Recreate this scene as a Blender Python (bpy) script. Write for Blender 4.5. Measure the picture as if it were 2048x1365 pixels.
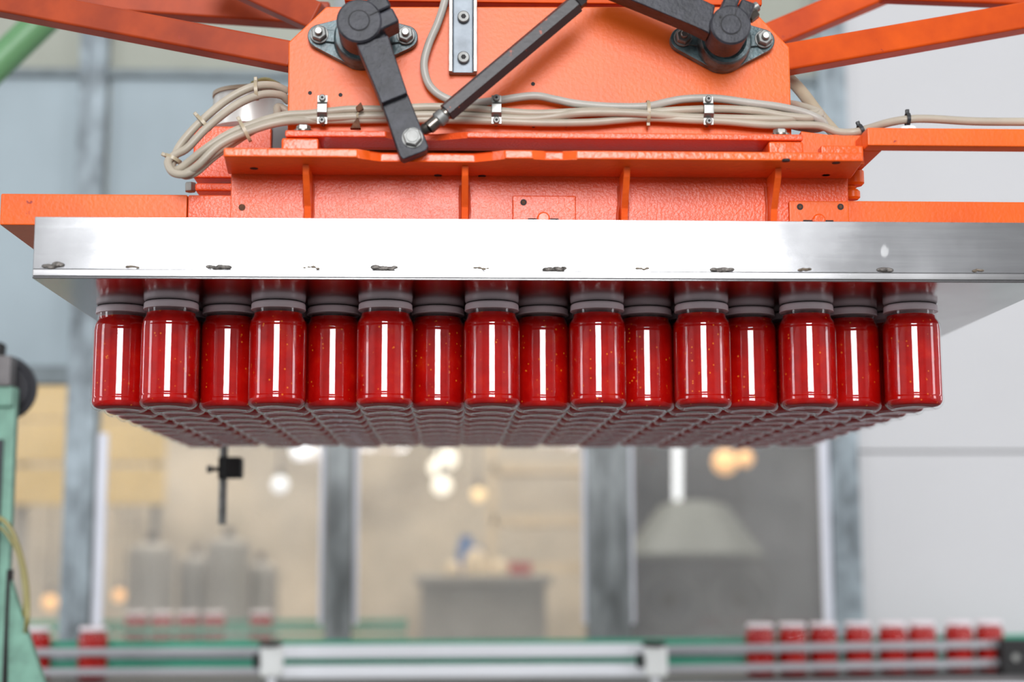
import bpy, bmesh, math, random
from mathutils import Vector, Matrix

random.seed(7)
SC = bpy.context.scene
COL = SC.collection
for o in list(bpy.data.objects):
    bpy.data.objects.remove(o)

# ------------------------------------------------------------------ camera
CAM_Z = 1.55
F_PX, YAW, PITCH, ROLL = 3083.0, math.radians(2.28), math.radians(7.97), math.radians(-0.15)
FWD = Vector((math.sin(YAW) * math.cos(PITCH), math.cos(YAW) * math.cos(PITCH), math.sin(PITCH)))
R0 = Vector((math.cos(YAW), -math.sin(YAW), 0.0))
U0 = R0.cross(FWD)
RGT = R0 * math.cos(ROLL) + U0 * math.sin(ROLL)
UPV = U0 * math.cos(ROLL) - R0 * math.sin(ROLL)
cam = bpy.data.cameras.new('camera')
cam_o = bpy.data.objects.new('camera', cam)
COL.objects.link(cam_o)
m3 = Matrix((RGT, UPV, -FWD)).transposed()
cam_o.matrix_world = Matrix.Translation((0, 0, CAM_Z)) @ m3.to_4x4()
cam.sensor_width = 36.0
cam.lens = F_PX / 2048 * 36.0
cam.clip_start = 0.05
cam.dof.use_dof = True
cam.dof.focus_distance = 2.08
cam.dof.aperture_fstop = 2.0
SC.camera = cam_o

# ------------------------------------------------------------------ world, lights, exposure
SC.view_settings.view_transform = 'Standard'
SC.view_settings.look = 'None'
SC.view_settings.exposure = 0.0
SC.view_settings.gamma = 1.0
SC.view_settings.use_curve_mapping = False
wd = bpy.data.worlds.new('daylight')
SC.world = wd
wd.use_nodes = True
wd.node_tree.nodes['Background'].inputs[0].default_value = (0.80, 0.88, 1.0, 1)
wd.node_tree.nodes['Background'].inputs[1].default_value = 1.0


def area(name, loc, rot, sx, sy, power, col=(1, 1, 1)):
    l = bpy.data.lights.new(name, 'AREA')
    l.shape = 'RECTANGLE'
    l.size, l.size_y = sx, sy
    l.energy = power
    l.color = col
    o = bpy.data.objects.new(name, l)
    COL.objects.link(o)
    o.location = loc
    o.rotation_euler = rot
    return o


HP = math.pi / 2
# daylight through the big front window and the side windows, plus added ceiling fills
area('front_window_daylight', (-0.05, -5.44, 4.0), (HP, 0, 0), 2.9, 3.0, 590, (0.97, 0.98, 1.0))
area('left_window_daylight', (-5.43, 0.35, 2.6), (HP, 0, -HP), 1.1, 3.2, 80, (0.92, 0.96, 1.0))
area('right_window_daylight', (5.43, 0.35, 2.6), (HP, 0, HP), 1.1, 3.2, 80, (0.95, 0.97, 1.0))
area('left_slit_daylight', (-5.43, 3.9, 2.6), (HP, 0, -HP), .32, 3.2, 32, (0.92, 0.96, 1.0))
area('right_slit_daylight', (5.43, 3.9, 2.6), (HP, 0, HP), .32, 3.2, 32, (0.95, 0.97, 1.0))
area('ceiling_fill', (0, 1.6, 5.9), (0, 0, 0), 6.0, 3.6, 40, (0.96, 0.98, 1.0))  # unseen fill light added below the closed ceiling
area('rear_ceiling_fill', (0, 7.8, 5.9), (0, 0, 0), 9.0, 4.0, 580, (1.0, 0.93, 0.83))  # warm fill added overhead to brighten the room behind the panes


# ------------------------------------------------------------------ helpers
def W(px, py, Y):
    """the point on the plane y = Y of the hall that the photograph shows at (px, py)"""
    d = FWD + RGT * ((px - 1024.0) / F_PX) - UPV * ((py - 682.5) / F_PX)
    d = d * (Y / d.y)
    return Vector((d.x, d.y, d.z + CAM_Z))


def WX(px, py, Y):
    return W(px, py, Y).x


def WZ(px, py, Y):
    return W(px, py, Y).z


def S(n, Y):
    return n / F_PX * Y


def tag(o, label=None, cat=None, group=None, kind=None):
    if label: o['label'] = label
    if cat: o['category'] = cat
    if group: o['group'] = group
    if kind: o['kind'] = kind
    return o


def thing(name, label, cat, loc, group=None):
    o = bpy.data.objects.new(name, None)
    o.empty_display_size = 0.05
    COL.objects.link(o)
    o.location = loc
    return tag(o, label, cat, group)


def rootloc(p):
    v = Vector((0, 0, 0))
    while p is not None:
        v = v + Vector(p.location)
        p = p.parent
    return v


class MB:
    def __init__(self):
        self.v = []
        self.f = []

    def add(self, vs, fs):
        n = len(self.v)
        self.v += [Vector(v) for v in vs]
        self.f += [tuple(i + n for i in f) for f in fs]
        return self

    def bm(self, bm):
        bm.verts.index_update()
        self.add([v.co.copy() for v in bm.verts], [tuple(v.index for v in f.verts) for f in bm.faces])
        bm.free()
        return self

    def box(self, x0, x1, y0, y1, z0, z1, bev=0.0, seg=2):
        vs = [(x0, y0, z0), (x1, y0, z0), (x1, y1, z0), (x0, y1, z0), (x0, y0, z1), (x1, y0, z1), (x1, y1, z1), (x0, y1, z1)]
        fs = [(3, 2, 1, 0), (4, 5, 6, 7), (0, 1, 5, 4), (1, 2, 6, 5), (2, 3, 7, 6), (3, 0, 4, 7)]
        return self.poly(vs, fs, bev, seg)

    def poly(self, vs, fs, bev=0.0, seg=2):
        if bev <= 0:
            return self.add(vs, fs)
        bm = bmesh.new()
        bv = [bm.verts.new(v) for v in vs]
        for f in fs: bm.faces.new([bv[i] for i in f])
        bmesh.ops.bevel(bm, geom=bm.edges[:], offset=bev, segments=seg, affect='EDGES', profile=0.5, clamp_overlap=True)
        return self.bm(bm)

    def prism(self, pts, a, b, axis='y', bev=0.0, seg=2):
        """polygon pts in the other two axes (x,z for y; x,y for z; y,z for x), extruded from a to b"""
        def mk(p, t):
            return {'y': (p[0], t, p[1]), 'z': (p[0], p[1], t), 'x': (t, p[0], p[1])}[axis]
        n = len(pts)
        ar = sum(pts[i][0] * pts[(i + 1) % n][1] - pts[(i + 1) % n][0] * pts[i][1] for i in range(n))
        if (ar < 0) != (axis == 'y'):
            pts = pts[::-1]
        # now the cap at b faces +axis
        vs = [mk(p, a) for p in pts] + [mk(p, b) for p in pts]
        fs = [tuple(range(n))[::-1], tuple(range(n, 2 * n))] + [(i, (i + 1) % n, n + (i + 1) % n, n + i) for i in range(n)]
        return self.poly(vs, fs, bev, seg)

    def cyl(self, p0, p1, r, n=20, r1=None, bev=0.0, cap=True, phase=0.0):
        p0, p1 = Vector(p0), Vector(p1)
        r1 = r if r1 is None else r1
        d = (p1 - p0).normalized()
        a = d.orthogonal().normalized()
        if abs(d.y) > .9:
            a = Vector((1, 0, 0)); a = (a - d * a.dot(d)).normalized()
        b = d.cross(a)
        rings = [(p0, r), (p1, r1)]
        if bev > 0:
            rings = [(p0, r - bev), (p0 + d * bev, r), (p1 - d * bev, r1), (p1, r1 - bev)]
        vs, fs = [], []
        for c, rr in rings:
            for i in range(n):
                t = 2 * math.pi * i / n + phase
                vs.append(c + a * (rr * math.cos(t)) + b * (rr * math.sin(t)))
        for k in range(len(rings) - 1):
            for i in range(n):
                j = (i + 1) % n
                fs.append((k * n + i, k * n + j, k * n + n + j, k * n + n + i))
        if cap:
            fs.append(tuple(range(n))[::-1])
            q = (len(rings) - 1) * n
            fs.append(tuple(range(q, q + n)))
        return self.add(vs, fs)

    def lathe(self, prof, n=32, c=(0, 0, 0), close=True):
        c = Vector(c)
        vs, fs = [], []
        for r, z in prof:
            for i in range(n):
                t = 2 * math.pi * i / n
                vs.append(c + Vector((r * math.cos(t), r * math.sin(t), z)))
        for k in range(len(prof) - 1):
            for i in range(n):
                j = (i + 1) % n
                fs.append((k * n + i, k * n + j, k * n + n + j, k * n + n + i))
        if close:
            fs.append(tuple(range(n))[::-1])
            q = (len(prof) - 1) * n
            fs.append(tuple(range(q, q + n)))
        return self.add(vs, fs)

    def sweep(self, pts, r, n=10, sub=6, closed=False, smooth=True):
        pts = [Vector(p) for p in pts]
        if smooth:
            out = []
            m = len(pts)
            rng = m if closed else m - 1
            for i in range(rng):
                if closed:
                    a, b, c, d = pts[(i - 1) % m], pts[i], pts[(i + 1) % m], pts[(i + 2) % m]
                else:
                    b, c = pts[i], pts[i + 1]
                    a = pts[i - 1] if i else b * 2 - c
                    d = pts[i + 2] if i + 2 < m else c * 2 - b
                for k in range(sub):
                    t = k / sub
                    out.append(0.5 * ((2 * b) + (c - a) * t + (2 * a - 5 * b + 4 * c - d) * t * t + (3 * b - a - 3 * c + d) * t ** 3))
            if not closed: out.append(pts[-1])
            pts = out
        m = len(pts)
        vs, fs = [], []
        prev = None
        for i in range(m):
            if closed:
                d = (pts[(i + 1) % m] - pts[i - 1]).normalized()
            else:
                d = (pts[min(i + 1, m - 1)] - pts[max(i - 1, 0)]).normalized()
            if prev is None:
                a = d.orthogonal().normalized()
            else:
                a = (prev - d * prev.dot(d)).normalized()
            prev = a
            b = d.cross(a)
            for k in range(n):
                t = 2 * math.pi * k / n
                vs.append(pts[i] + a * (r * math.cos(t)) + b * (r * math.sin(t)))
        for i in range(m if closed else m - 1):
            i2 = (i + 1) % m
            for k in range(n):
                k2 = (k + 1) % n
                fs.append((i * n + k, i * n + k2, i2 * n + k2, i2 * n + k))
        if not closed:
            fs.append(tuple(range(n))[::-1])
            fs.append(tuple(range((m - 1) * n, m * n)))
        return self.add(vs, fs)

    def bar(self, p0, p1, w, h, up=(0, 0, 1), bev=0.0):
        """square tube from p0 to p1, w across and h tall"""
        p0, p1 = Vector(p0), Vector(p1)
        d = (p1 - p0).normalized()
        s = d.cross(Vector(up)).normalized() * (w / 2)
        u = s.cross(d).normalized() * (h / 2)
        vs = [p0 - s - u, p0 + s - u, p0 + s + u, p0 - s + u, p1 - s - u, p1 + s - u, p1 + s + u, p1 - s + u]
        fs = [(0, 1, 2, 3), (7, 6, 5, 4), (0, 4, 5, 1), (1, 5, 6, 2), (2, 6, 7, 3), (3, 7, 4, 0)]
        return self.poly(vs, fs, bev, 3)

    def build(self, name, mat, parent=None, ang=35, fix=True):
        off = rootloc(parent)
        me = bpy.data.meshes.new(name)
        me.from_pydata([v - off for v in self.v], [], self.f)
        if fix:
            bm = bmesh.new(); bm.from_mesh(me)
            bmesh.ops.recalc_face_normals(bm, faces=bm.faces[:])
            bm.to_mesh(me); bm.free()
        me.polygons.foreach_set('use_smooth', [True] * len(me.polygons))
        me.set_sharp_from_angle(angle=math.radians(ang))
        me.materials.append(mat)
        o = bpy.data.objects.new(name, me)
        COL.objects.link(o)
        if parent is not None: o.parent = parent
        wn = o.modifiers.new('weighted_normals', 'WEIGHTED_NORMAL')     # keeps flat faces flat beside their bevels
        wn.keep_sharp = True
        wn.weight = 100
        return o


# ------------------------------------------------------------------ materials
def nmat(name):
    m = bpy.data.materials.new(name)
    m.use_nodes = True
    nt = m.node_tree
    return m, nt, nt.nodes['Principled BSDF'], nt.nodes['Material Output']


def lk(nt, a, b):
    nt.links.new(a, b)


def noise(nt, scale, detail=3.0, rough=.55, stretch=None, rnd=False):
    tc = nt.nodes.new('ShaderNodeTexCoord')
    mp = nt.nodes.new('ShaderNodeMapping')
    lk(nt, tc.outputs['Object'], mp.inputs['Vector'])
    if stretch: mp.inputs['Scale'].default_value = stretch
    if rnd:
        oi = nt.nodes.new('ShaderNodeObjectInfo')
        ml = nt.nodes.new('ShaderNodeMath'); ml.operation = 'MULTIPLY'; ml.inputs[1].default_value = 37.0
        lk(nt, oi.outputs['Random'], ml.inputs[0]); lk(nt, ml.outputs[0], mp.inputs['Location'])
    n = nt.nodes.new('ShaderNodeTexNoise')
    n.inputs['Scale'].default_value = scale
    n.inputs['Detail'].default_value = detail
    n.inputs['Roughness'].default_value = rough
    lk(nt, mp.outputs['Vector'], n.inputs['Vector'])
    return n, mp


def ramp(nt, src, stops):
    r = nt.nodes.new('ShaderNodeValToRGB')
    e = r.color_ramp.elements
    while len(e) < len(stops): e.new(0.5)
    for i, (p, c) in enumerate(stops):
        e[i].position = p
        e[i].color = c if len(c) == 4 else (*c, 1)
    lk(nt, src, r.inputs['Fac'])
    return r


def mixc(nt, fac, a, b):
    m = nt.nodes.new('ShaderNodeMix')
    m.data_type = 'RGBA'
    for k, x in ((0, fac), (6, a), (7, b)):
        if hasattr(x, 'links'): lk(nt, x, m.inputs[k])
        else: m.inputs[k].default_value = x if k == 0 else (*x, 1)
    return m.outputs[2]


def bump(nt, bsdf, src, strength, dist=.002):
    b = nt.nodes.new('ShaderNodeBump')
    b.inputs['Strength'].default_value = strength
    b.inputs['Distance'].default_value = dist
    lk(nt, src, b.inputs['Height'])
    lk(nt, b.outputs['Normal'], bsdf.inputs['Normal'])
    return b


def plain(name, col, rough=.5, metal=0.0, var=.15, scale=30, bmp=0.0, bscale=None, stretch=None, dark=None, spec=.5):
    m, nt, b, _ = nmat(name)
    n, _m = noise(nt, scale, stretch=stretch)
    c0 = tuple(x * (1 - var) for x in col) if dark is None else dark
    c1 = tuple(min(1, x * (1 + var)) for x in col)
    r = ramp(nt, n.outputs['Fac'], [(.3, c0), (.7, c1)])
    lk(nt, r.outputs['Color'], b.inputs['Base Color'])
    b.inputs['Roughness'].default_value = rough
    b.inputs['Metallic'].default_value = metal
    b.inputs['Specular IOR Level'].default_value = spec
    if bmp > 0:
        n2, _m = noise(nt, bscale or scale * 4, stretch=stretch)
        bump(nt, b, n2.outputs['Fac'], bmp)
    return m


def paint_mat(name, col, deep, peel=.35, pscale=240, rough=.3, chips=.0, coat=0.0, spec=.7, under=(.33, .035, .018)):
    """glossy hand painted steel: a little uneven in colour, orange-peel relief, chips that show darker primer"""
    m, nt, b, _ = nmat(name)
    n, _m = noise(nt, 7, 5, .6)
    r = ramp(nt, n.outputs['Fac'], [(.32, deep), (.62, col)])
    c = r.outputs['Color']
    n3, _m = noise(nt, 46, 4, .7)
    chip = ramp(nt, n3.outputs['Fac'], [(.70 - chips, (0, 0, 0)), (.735 - chips, (1, 1, 1))])
    c = mixc(nt, chip.outputs['Color'], c, under)
    lk(nt, c, b.inputs['Base Color'])
    n2, _m = noise(nt, pscale, 2, .5)
    bump(nt, b, n2.outputs['Fac'], peel, .0012)
    b.inputs['Coat Weight'].default_value = coat
    b.inputs['Coat Roughness'].default_value = .30
    b.inputs['Roughness'].default_value = rough
    b.inputs['Specular IOR Level'].default_value = spec
    return m


M = {}
M['orange'] = paint_mat('orange_paint', (.83, .128, .008), (.74, .098, .006), .22, 200, .36, .02, 0, .32)
M['orange_rough'] = paint_mat('orange_paint_pebbled', (.85, .10, .014), (.74, .07, .012), .85, 270, .30, 0, .22, .35)
M['orange_tube'] = paint_mat('orange_tube_paint', (.66, .085, .003), (.44, .044, .003), .10, 60, .50, .015, 0, .2)
M['orange_shaded'] = paint_mat('shaded_orange_paint', (.40, .050, .006), (.20, .020, .004), .10, 60, .50, .03, 0, .35)  # tube orange with the shade on the left tubes painted in
M['orange_deep'] = paint_mat('orange_drip_paint', (.62, .065, .006), (.40, .032, .004), .5, 160, .3)
M['orange_edge'] = paint_mat('orange_edge_paint', (.88, .12, .012), (.78, .08, .008), .6, 130, .25, 0, 0, .4)
M['hole'] = plain('dark_hole', (.012, .010, .010), .7)
M['lever'] = plain('charcoal_enamel', (.030, .030, .037), .42, 0, .45, 60, .25, 240, spec=.25)
M['rod'] = paint_mat('blackened_bar', (.030, .024, .025), (.020, .016, .017), .2, 150, .42, .06, 0, .5, (.30, .045, .012))
M['rust_chip'] = plain('orange_chip', (.55, .07, .02), .5)
M['teal'] = plain('grimy_teal_casting', (.075, .125, .135), .32, .04, .5, 55, .3, 120, dark=(.018, .022, .023), spec=.35)
M['zinc'] = plain('bright_zinc', (.30, .295, .275), .42, .85, .2, 60)
M['galv_bright'] = plain('galvanised_sheet', (.22, .25, .28), .45, .18, .25, 40)
M['zinc_dull'] = plain('dull_zinc', (.20, .20, .19), .5, .55, .3, 50)
M['steel_dark'] = plain('oiled_steel', (.16, .14, .12), .3, .85, .4, 60)
M['cable'] = plain('beige_cable_sheath', (.40, .345, .27), .42, 0, .13, 14, .1, 60)
M['cable_grey'] = plain('grey_cable_sheath', (.40, .37, .325), .40, 0, .10, 14, .1, 60)
M['cable_old'] = plain('old_brown_hose', (.40, .34, .24), .5, 0, .2, 10)
M['tie'] = plain('clear_nylon_tie', (.36, .29, .19), .35)
M['tie_black'] = plain('black_nylon_tie', (.015, .015, .017), .35)
M['rust'] = plain('rusty_brown', (.10, .035, .012), .75, 0, .5, 120, .6, 300)
M['black'] = plain('black_plastic', (.010, .009, .009), .6, 0, .2, 30)
M['white_plastic'] = plain('white_plastic', (.85, .86, .83), .45, 0, .05, 20)
M['cap_white'] = plain('white_cylinder_enamel', (.52, .53, .50), .35, .2, .1, 8)
M['alu_dull'] = plain('dull_aluminium', (.40, .40, .42), .4, .3, .06, 12, stretch=(.2, 4, 4))
M['alu'] = plain('aluminium_profile', (.86, .87, .90), .4, .15, .06, 12, stretch=(.2, 4, 4))
M['green_strip'] = plain('green_wear_strip', (.015, .33, .20), .4, 0, .08, 10)
M['green_pipe'] = plain('green_pipe_paint', (.12, .27, .12), .42, 0, .12, 8)
M['green_machine'] = plain('mint_machine_paint', (.165, .33, .25), .5, 0, .22, 26, .15, 90)
M['rubber'] = plain('dark_rubber', (.016, .018, .024), .45, 0, .25, 20)
M['grey_cast'] = plain('grey_casting', (.13, .12, .12), .5, .2, .2, 20)
M['hose_yellow'] = plain('yellow_hose', (.30, .26, .09), .35, 0, .12, 10)
M['blue'] = plain('blue_plastic', (.01, .13, .42), .35)
M['galv'] = plain('galvanised_post', (.27, .315, .34), .55, .12, .5, 11, stretch=(1.5, 1.5, .8))
M['galv_dark'] = plain('weathered_post', (.22, .235, .235), .45, .3, .45, 11, stretch=(2, 2, .6))
M['transom'] = plain('grey_transom', (.17, .20, .21), .5, .2, .25, 8)
M['seal'] = plain('white_seal_strip', (.74, .75, .82), .45, 0, .04, 6)
M['panel_blue'] = plain('frosted_blue_panel', (.34, .405, .435), .55, 0, .09, 2.2)
M['panel_olive'] = plain('olive_grey_panel', (.36, .37, .31), .6, 0, .07, 2.0)
M['white_wall'] = plain('white_wall_paint', (.60, .595, .60), .7, 0, .03, 1.2)
M['beige_wall'] = plain('beige_hall_wall', (.62, .54, .43), .8, 0, .34, 1.3)
M['hall_wall'] = plain('hall_wall_plaster', (.57, .57, .57), .8, 0, .08, .8)
M['floor'] = plain('dark_concrete', (.10, .09, .088), .55, 0, .3, 1.5)
M['ceiling'] = plain('ceiling_sheet', (.42, .43, .44), .8, 0, .1, 1)
M['tank'] = plain('grey_blue_tank', (.36, .345, .32), .45, .3, .2, 3)
M['machine_blue'] = plain('slate_machine_paint', (.040, .047, .062), .5, .1, .4, 3)
M['fan'] = plain('dim_fan_ring', (.075, .085, .10), .5, .1, .2, 3)
M['hood'] = plain('pale_green_hood', (.115, .13, .123), .5, .1, .08, 3)
M['cream'] = plain('cream_sacks', (.72, .58, .40), .8, 0, .15, 6)
M['yellow_board'] = plain('yellow_board', (.85, .62, .27), .7, 0, .12, 2)
M['red_crate'] = plain('red_crate_plastic', (.5, .06, .05), .5)
M['belt'] = plain('grey_belt', (.16, .15, .15), .5, 0, .15, 10)
M['lid'] = plain('white_lid_enamel', (.90, .77, .80), .38, .0, .04, 20)


def steel_mat(name, rough, streak, col=(.70, .70, .71), bs=.06, scuffs=()):
    m, nt, b, _ = nmat(name)
    n, _m = noise(nt, 9, 5, .6, stretch=streak)
    r = ramp(nt, n.outputs['Fac'], [(.3, tuple(x * .86 for x in col)), (.7, col)])
    n4, _m = noise(nt, 5, 4, .6)
    r4 = ramp(nt, n4.outputs['Fac'], [(.35, (rough * .85,) * 3), (.7, (rough * 1.2,) * 3)])
    lk(nt, r.outputs['Color'], b.inputs['Base Color'])
    rs = r4.outputs['Color']
    for (sx, sz, sr) in scuffs:      # ground patches: rougher, paler steel
        tc = nt.nodes.new('ShaderNodeTexCoord')
        mp = nt.nodes.new('ShaderNodeMapping'); mp.inputs['Location'].default_value = (-sx / sr, 0, -sz / sr * 1.0); mp.inputs['Scale'].default_value = (1 / sr, 0, 1 / sr)
        lk(nt, tc.outputs['Object'], mp.inputs['Vector'])
        ln = nt.nodes.new('ShaderNodeVectorMath'); ln.operation = 'LENGTH'
        ns, _q = noise(nt, 60, 3, .6, stretch=(1, 1, .3))
        lk(nt, mp.outputs['Vector'], ln.inputs[0])
        ad = nt.nodes.new('ShaderNodeMath'); ad.operation = 'MULTIPLY_ADD'; ad.inputs[1].default_value = 1.3; 
        lk(nt, ns.outputs['Fac'], ad.inputs[0]); lk(nt, ln.outputs['Value'], ad.inputs[2])
        rm = ramp(nt, ad.outputs[0], [(.85, (1, 1, 1)), (1.5, (0, 0, 0))])
        rs = mixc(nt, rm.outputs['Color'], rs, (.205, .205, .205))
        lk(nt, mixc(nt, rm.outputs['Color'], r.outputs['Color'] if not b.inputs['Base Color'].links else b.inputs['Base Color'].links[0].from_socket, (.69, .69, .69)), b.inputs['Base Color'])
    lk(nt, rs, b.inputs['Roughness'])
    b.inputs['Metallic'].default_value = 1.0
    n2, _m = noise(nt, 90, 3, .6, stretch=streak)
    bump(nt, b, n2.outputs['Fac'], bs, .0008)
    return m


M['steel'] = steel_mat('brushed_stainless', .175, (.6, 6, 14), (.62, .62, .63), scuffs=((.908, .038, .028), (1.082, .040, .026), (.888, .026, .016)))
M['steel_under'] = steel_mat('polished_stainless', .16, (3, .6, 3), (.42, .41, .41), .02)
M['steel_edge'] = steel_mat('ground_steel_edge', .24, (.6, 6, 14), (.52, .515, .515))
M['weld'] = plain('weld_bead', (.17, .155, .14), .4, .7, .7, 260, .9, 420)
M['weld_scale'] = plain('burnt_weld_scale', (.20, .16, .12), .6, .5, .5, 200, .6, 300)


def sauce_mat():
    m, nt, b, _ = nmat('tomato_sauce')
    n, mp = noise(nt, 42, 4, .6, rnd=True)
    r = ramp(nt, n.outputs['Fac'], [(.30, (.32, .0015, .0012)), (.58, (.43, .004, .002)), (.80, (.52, .022, .003))])
    v = nt.nodes.new('ShaderNodeTexVoronoi')
    v.inputs['Scale'].default_value = 150
    v.inputs['Randomness'].default_value = 1.0
    lk(nt, mp.outputs['Vector'], v.inputs['Vector'])
    d = ramp(nt, v.outputs['Distance'], [(.14, (1, 1, 1)), (.24, (0, 0, 0))])
    sep = nt.nodes.new('ShaderNodeSeparateColor')
    lk(nt, v.outputs['Color'], sep.inputs[0])
    pick = ramp(nt, sep.outputs[0], [(.72, (0, 0, 0)), (.80, (1, 1, 1))])
    ml = nt.nodes.new('ShaderNodeMath'); ml.operation = 'MULTIPLY'
    lk(nt, d.outputs['Color'], ml.inputs[0]); lk(nt, pick.outputs['Color'], ml.inputs[1])
    c = mixc(nt, ml.outputs[0], r.outputs['Color'], (.66, .15, .012))
    lk(nt, c, b.inputs['Base Color'])
    b.inputs['Roughness'].default_value = .5
    b.inputs['Specular IOR Level'].default_value = .02
    return m


def glass_mat(name, ior=1.5, rough=.015, haze=0.0, hazecol=(.8, .78, .74), tint=(1, 1, 1), wav=0.0):
    """clear glass wall: a Fresnel share of mirror on its outer face, the rest passes through; haze is dust on the sheet"""
    m, nt, b, out = nmat(name)
    nt.nodes.remove(b)
    tr = nt.nodes.new('ShaderNodeBsdfTransparent'); tr.inputs[0].default_value = (*tint, 1)
    gl = nt.nodes.new('ShaderNodeBsdfGlossy'); gl.inputs['Roughness'].default_value = rough
    fr = nt.nodes.new('ShaderNodeFresnel'); fr.inputs['IOR'].default_value = ior
    if wav > 0:
        n, _m = noise(nt, 22, 1, .5, rnd=True, stretch=(1, 1, .5))
        bp = nt.nodes.new('ShaderNodeBump'); bp.inputs['Strength'].default_value = wav; bp.inputs['Distance'].default_value = .002
        lk(nt, n.outputs['Fac'], bp.inputs['Height'])
        lk(nt, bp.outputs['Normal'], gl.inputs['Normal']); lk(nt, bp.outputs['Normal'], fr.inputs['Normal'])
    ge = nt.nodes.new('ShaderNodeNewGeometry')
    sb = nt.nodes.new('ShaderNodeMath'); sb.operation = 'SUBTRACT'; sb.inputs[0].default_value = 1.0
    lk(nt, ge.outputs['Backfacing'], sb.inputs[1])
    mu = nt.nodes.new('ShaderNodeMath'); mu.operation = 'MULTIPLY'
    lk(nt, fr.outputs[0], mu.inputs[0]); lk(nt, sb.outputs[0], mu.inputs[1])
    base = tr.outputs[0]
    if haze > 0:
        df = nt.nodes.new('ShaderNodeBsdfDiffuse'); df.inputs[0].default_value = (*hazecol, 1)
        n, _m = noise(nt, 2.2, 4, .6)
        r = ramp(nt, n.outputs['Fac'], [(.3, (haze * .6,) * 3), (.7, (haze * 1.4,) * 3)])
        mh = nt.nodes.new('ShaderNodeMixShader')
        lk(nt, r.outputs['Color'], mh.inputs[0]); lk(nt, tr.outputs[0], mh.inputs[1]); lk(nt, df.outputs[0], mh.inputs[2])
        base = mh.outputs[0]
    mx = nt.nodes.new('ShaderNodeMixShader')
    lk(nt, mu.outputs[0], mx.inputs[0]); lk(nt, base, mx.inputs[1]); lk(nt, gl.outputs[0], mx.inputs[2])
    lk(nt, mx.outputs[0], out.inputs['Surface'])
    return m


M['sauce'] = sauce_mat()
M['jar_glass'] = glass_mat('jar_glass', 1.63, .012, wav=.10)
M['pane'] = glass_mat('dusty_pane', 1.5, .03, haze=.12)


def emit(name, col, st):
    m, nt, b, out = nmat(name)
    b.inputs['Base Color'].default_value = (*col, 1)
    b.inputs['Emission Color'].default_value = (*col, 1)
    b.inputs['Emission Strength'].default_value = st
    return m


M['lamp_warm'] = emit('warm_lamp_glow', (1.0, .72, .36), 1.3)
M['lamp_white'] = emit('white_lamp_glow', (1.0, .93, .78), 1.5)
M['lamp_tube'] = emit('tube_lamp_glow', (.92, .96, 1.0), 1.05)
M['lamp_orange'] = emit('orange_lamp_glow', (1.0, .55, .22), .9)

# ------------------------------------------------------------------ the hall
def struct(o):
    o['kind'] = 'structure'
    return o


struct(MB().box(-5.6, 5.6, -5.6, 12.2, -.1, 0).build('floor', M['floor']))
cl = MB()
cl.box(-5.6, 5.6, -5.6, 12.2, 6.0, 6.1)
struct(cl.build('ceiling', M['ceiling']))
wf = MB()          # wall behind the camera, with the opening of the big window
wf.box(-5.6, -1.70, -5.6, -5.5, 0, 6); wf.box(1.40, 5.6, -5.6, -5.5, 0, 6)
wf.box(-1.70, 1.40, -5.6, -5.5, 0, 2.45); wf.box(-1.70, 1.40, -5.6, -5.5, 5.55, 6)
struct(wf.build('wall_front', M['hall_wall']))
for nm, s in (('wall_left', -1), ('wall_right', 1)):
    wl = MB()
    x0, x1 = sorted((s * 5.5, s * 5.6))
    wl.box(x0, x1, -5.5, -.25, 0, 6); wl.box(x0, x1, .95, 3.72, 0, 6); wl.box(x0, x1, 4.08, 12.2, 0, 6); wl.box(x0, x1, 3.72, 4.08, 0, .95); wl.box(x0, x1, 3.72, 4.08, 4.25, 6)
    wl.box(x0, x1, -.25, .95, 0, .95); wl.box(x0, x1, -.25, .95, 4.25, 6)
    struct(wl.build(nm, M['hall_wall']))
struct(MB().box(-5.5, 5.5, 12.1, 12.2, 0, 6).build('wall_back', M['beige_wall']))

# the partition of galvanised posts, panels and panes behind the machine
YP = 4.75


def px_box(mb, px0, px1, py0, py1, Y0, Y1, bev=0.0, ref=None):
    """box whose front face covers these photo columns and rows at depth Y0"""
    yc = (py0 + py1) / 2; xc = (px0 + px1) / 2
    return mb.box(WX(px0, yc, Y0), WX(px1, yc, Y0), Y0, Y1, WZ(xc, py1, Y0), WZ(xc, py0, Y0), bev)


zt = WZ(900, 157, YP)          # upper transom
zm = WZ(100, 752, YP)          # lower transom at the left
zs = WZ(900, 1300, YP)         # sill
posts = [(-1.122, .086, 'galv', 'trim_1'), (WX(680, 1000, YP), .078, 'galv_dark', 'trim_2'),
         (WX(1214, 1000, YP), .132, 'galv_dark', 'trim_3'), (WX(1685, 1000, YP), .088, 'galv', 'trim_4')]
for x, w, mt, nm in posts:
    mb = MB()
    mb.box(x - w / 2, x + w / 2, YP - .05, YP + .05, 0, 5.2, .006)
    p = struct(mb.build(nm, M[mt]))
    for sx in ((-.22, .22) if w < .12 else (-.3, 0, .3)):
        MB().box(x + sx * w - .006, x + sx * w + .006, YP - .053, YP - .049, 0, 5.2).build('rib', M[mt], p)
for i, (z, xa, xb) in enumerate(((zt, -5.5, WX(1640, 160, YP)), (zm, -5.5, -1.165), (zs - .04, -5.5, WX(1640, 1300, YP)), (zs - .52, -5.5, 1.2))):
    struct(MB().box(xa, xb, YP - .03, YP + .03, z - (.014 if i == 0 else .028), z + (.014 if i == 0 else .028), .004).build('trim_%d' % (5 + i), M['transom']))
x1, x2, x3, x4 = [p[0] for p in posts]
xw = x4 + .044
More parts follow.
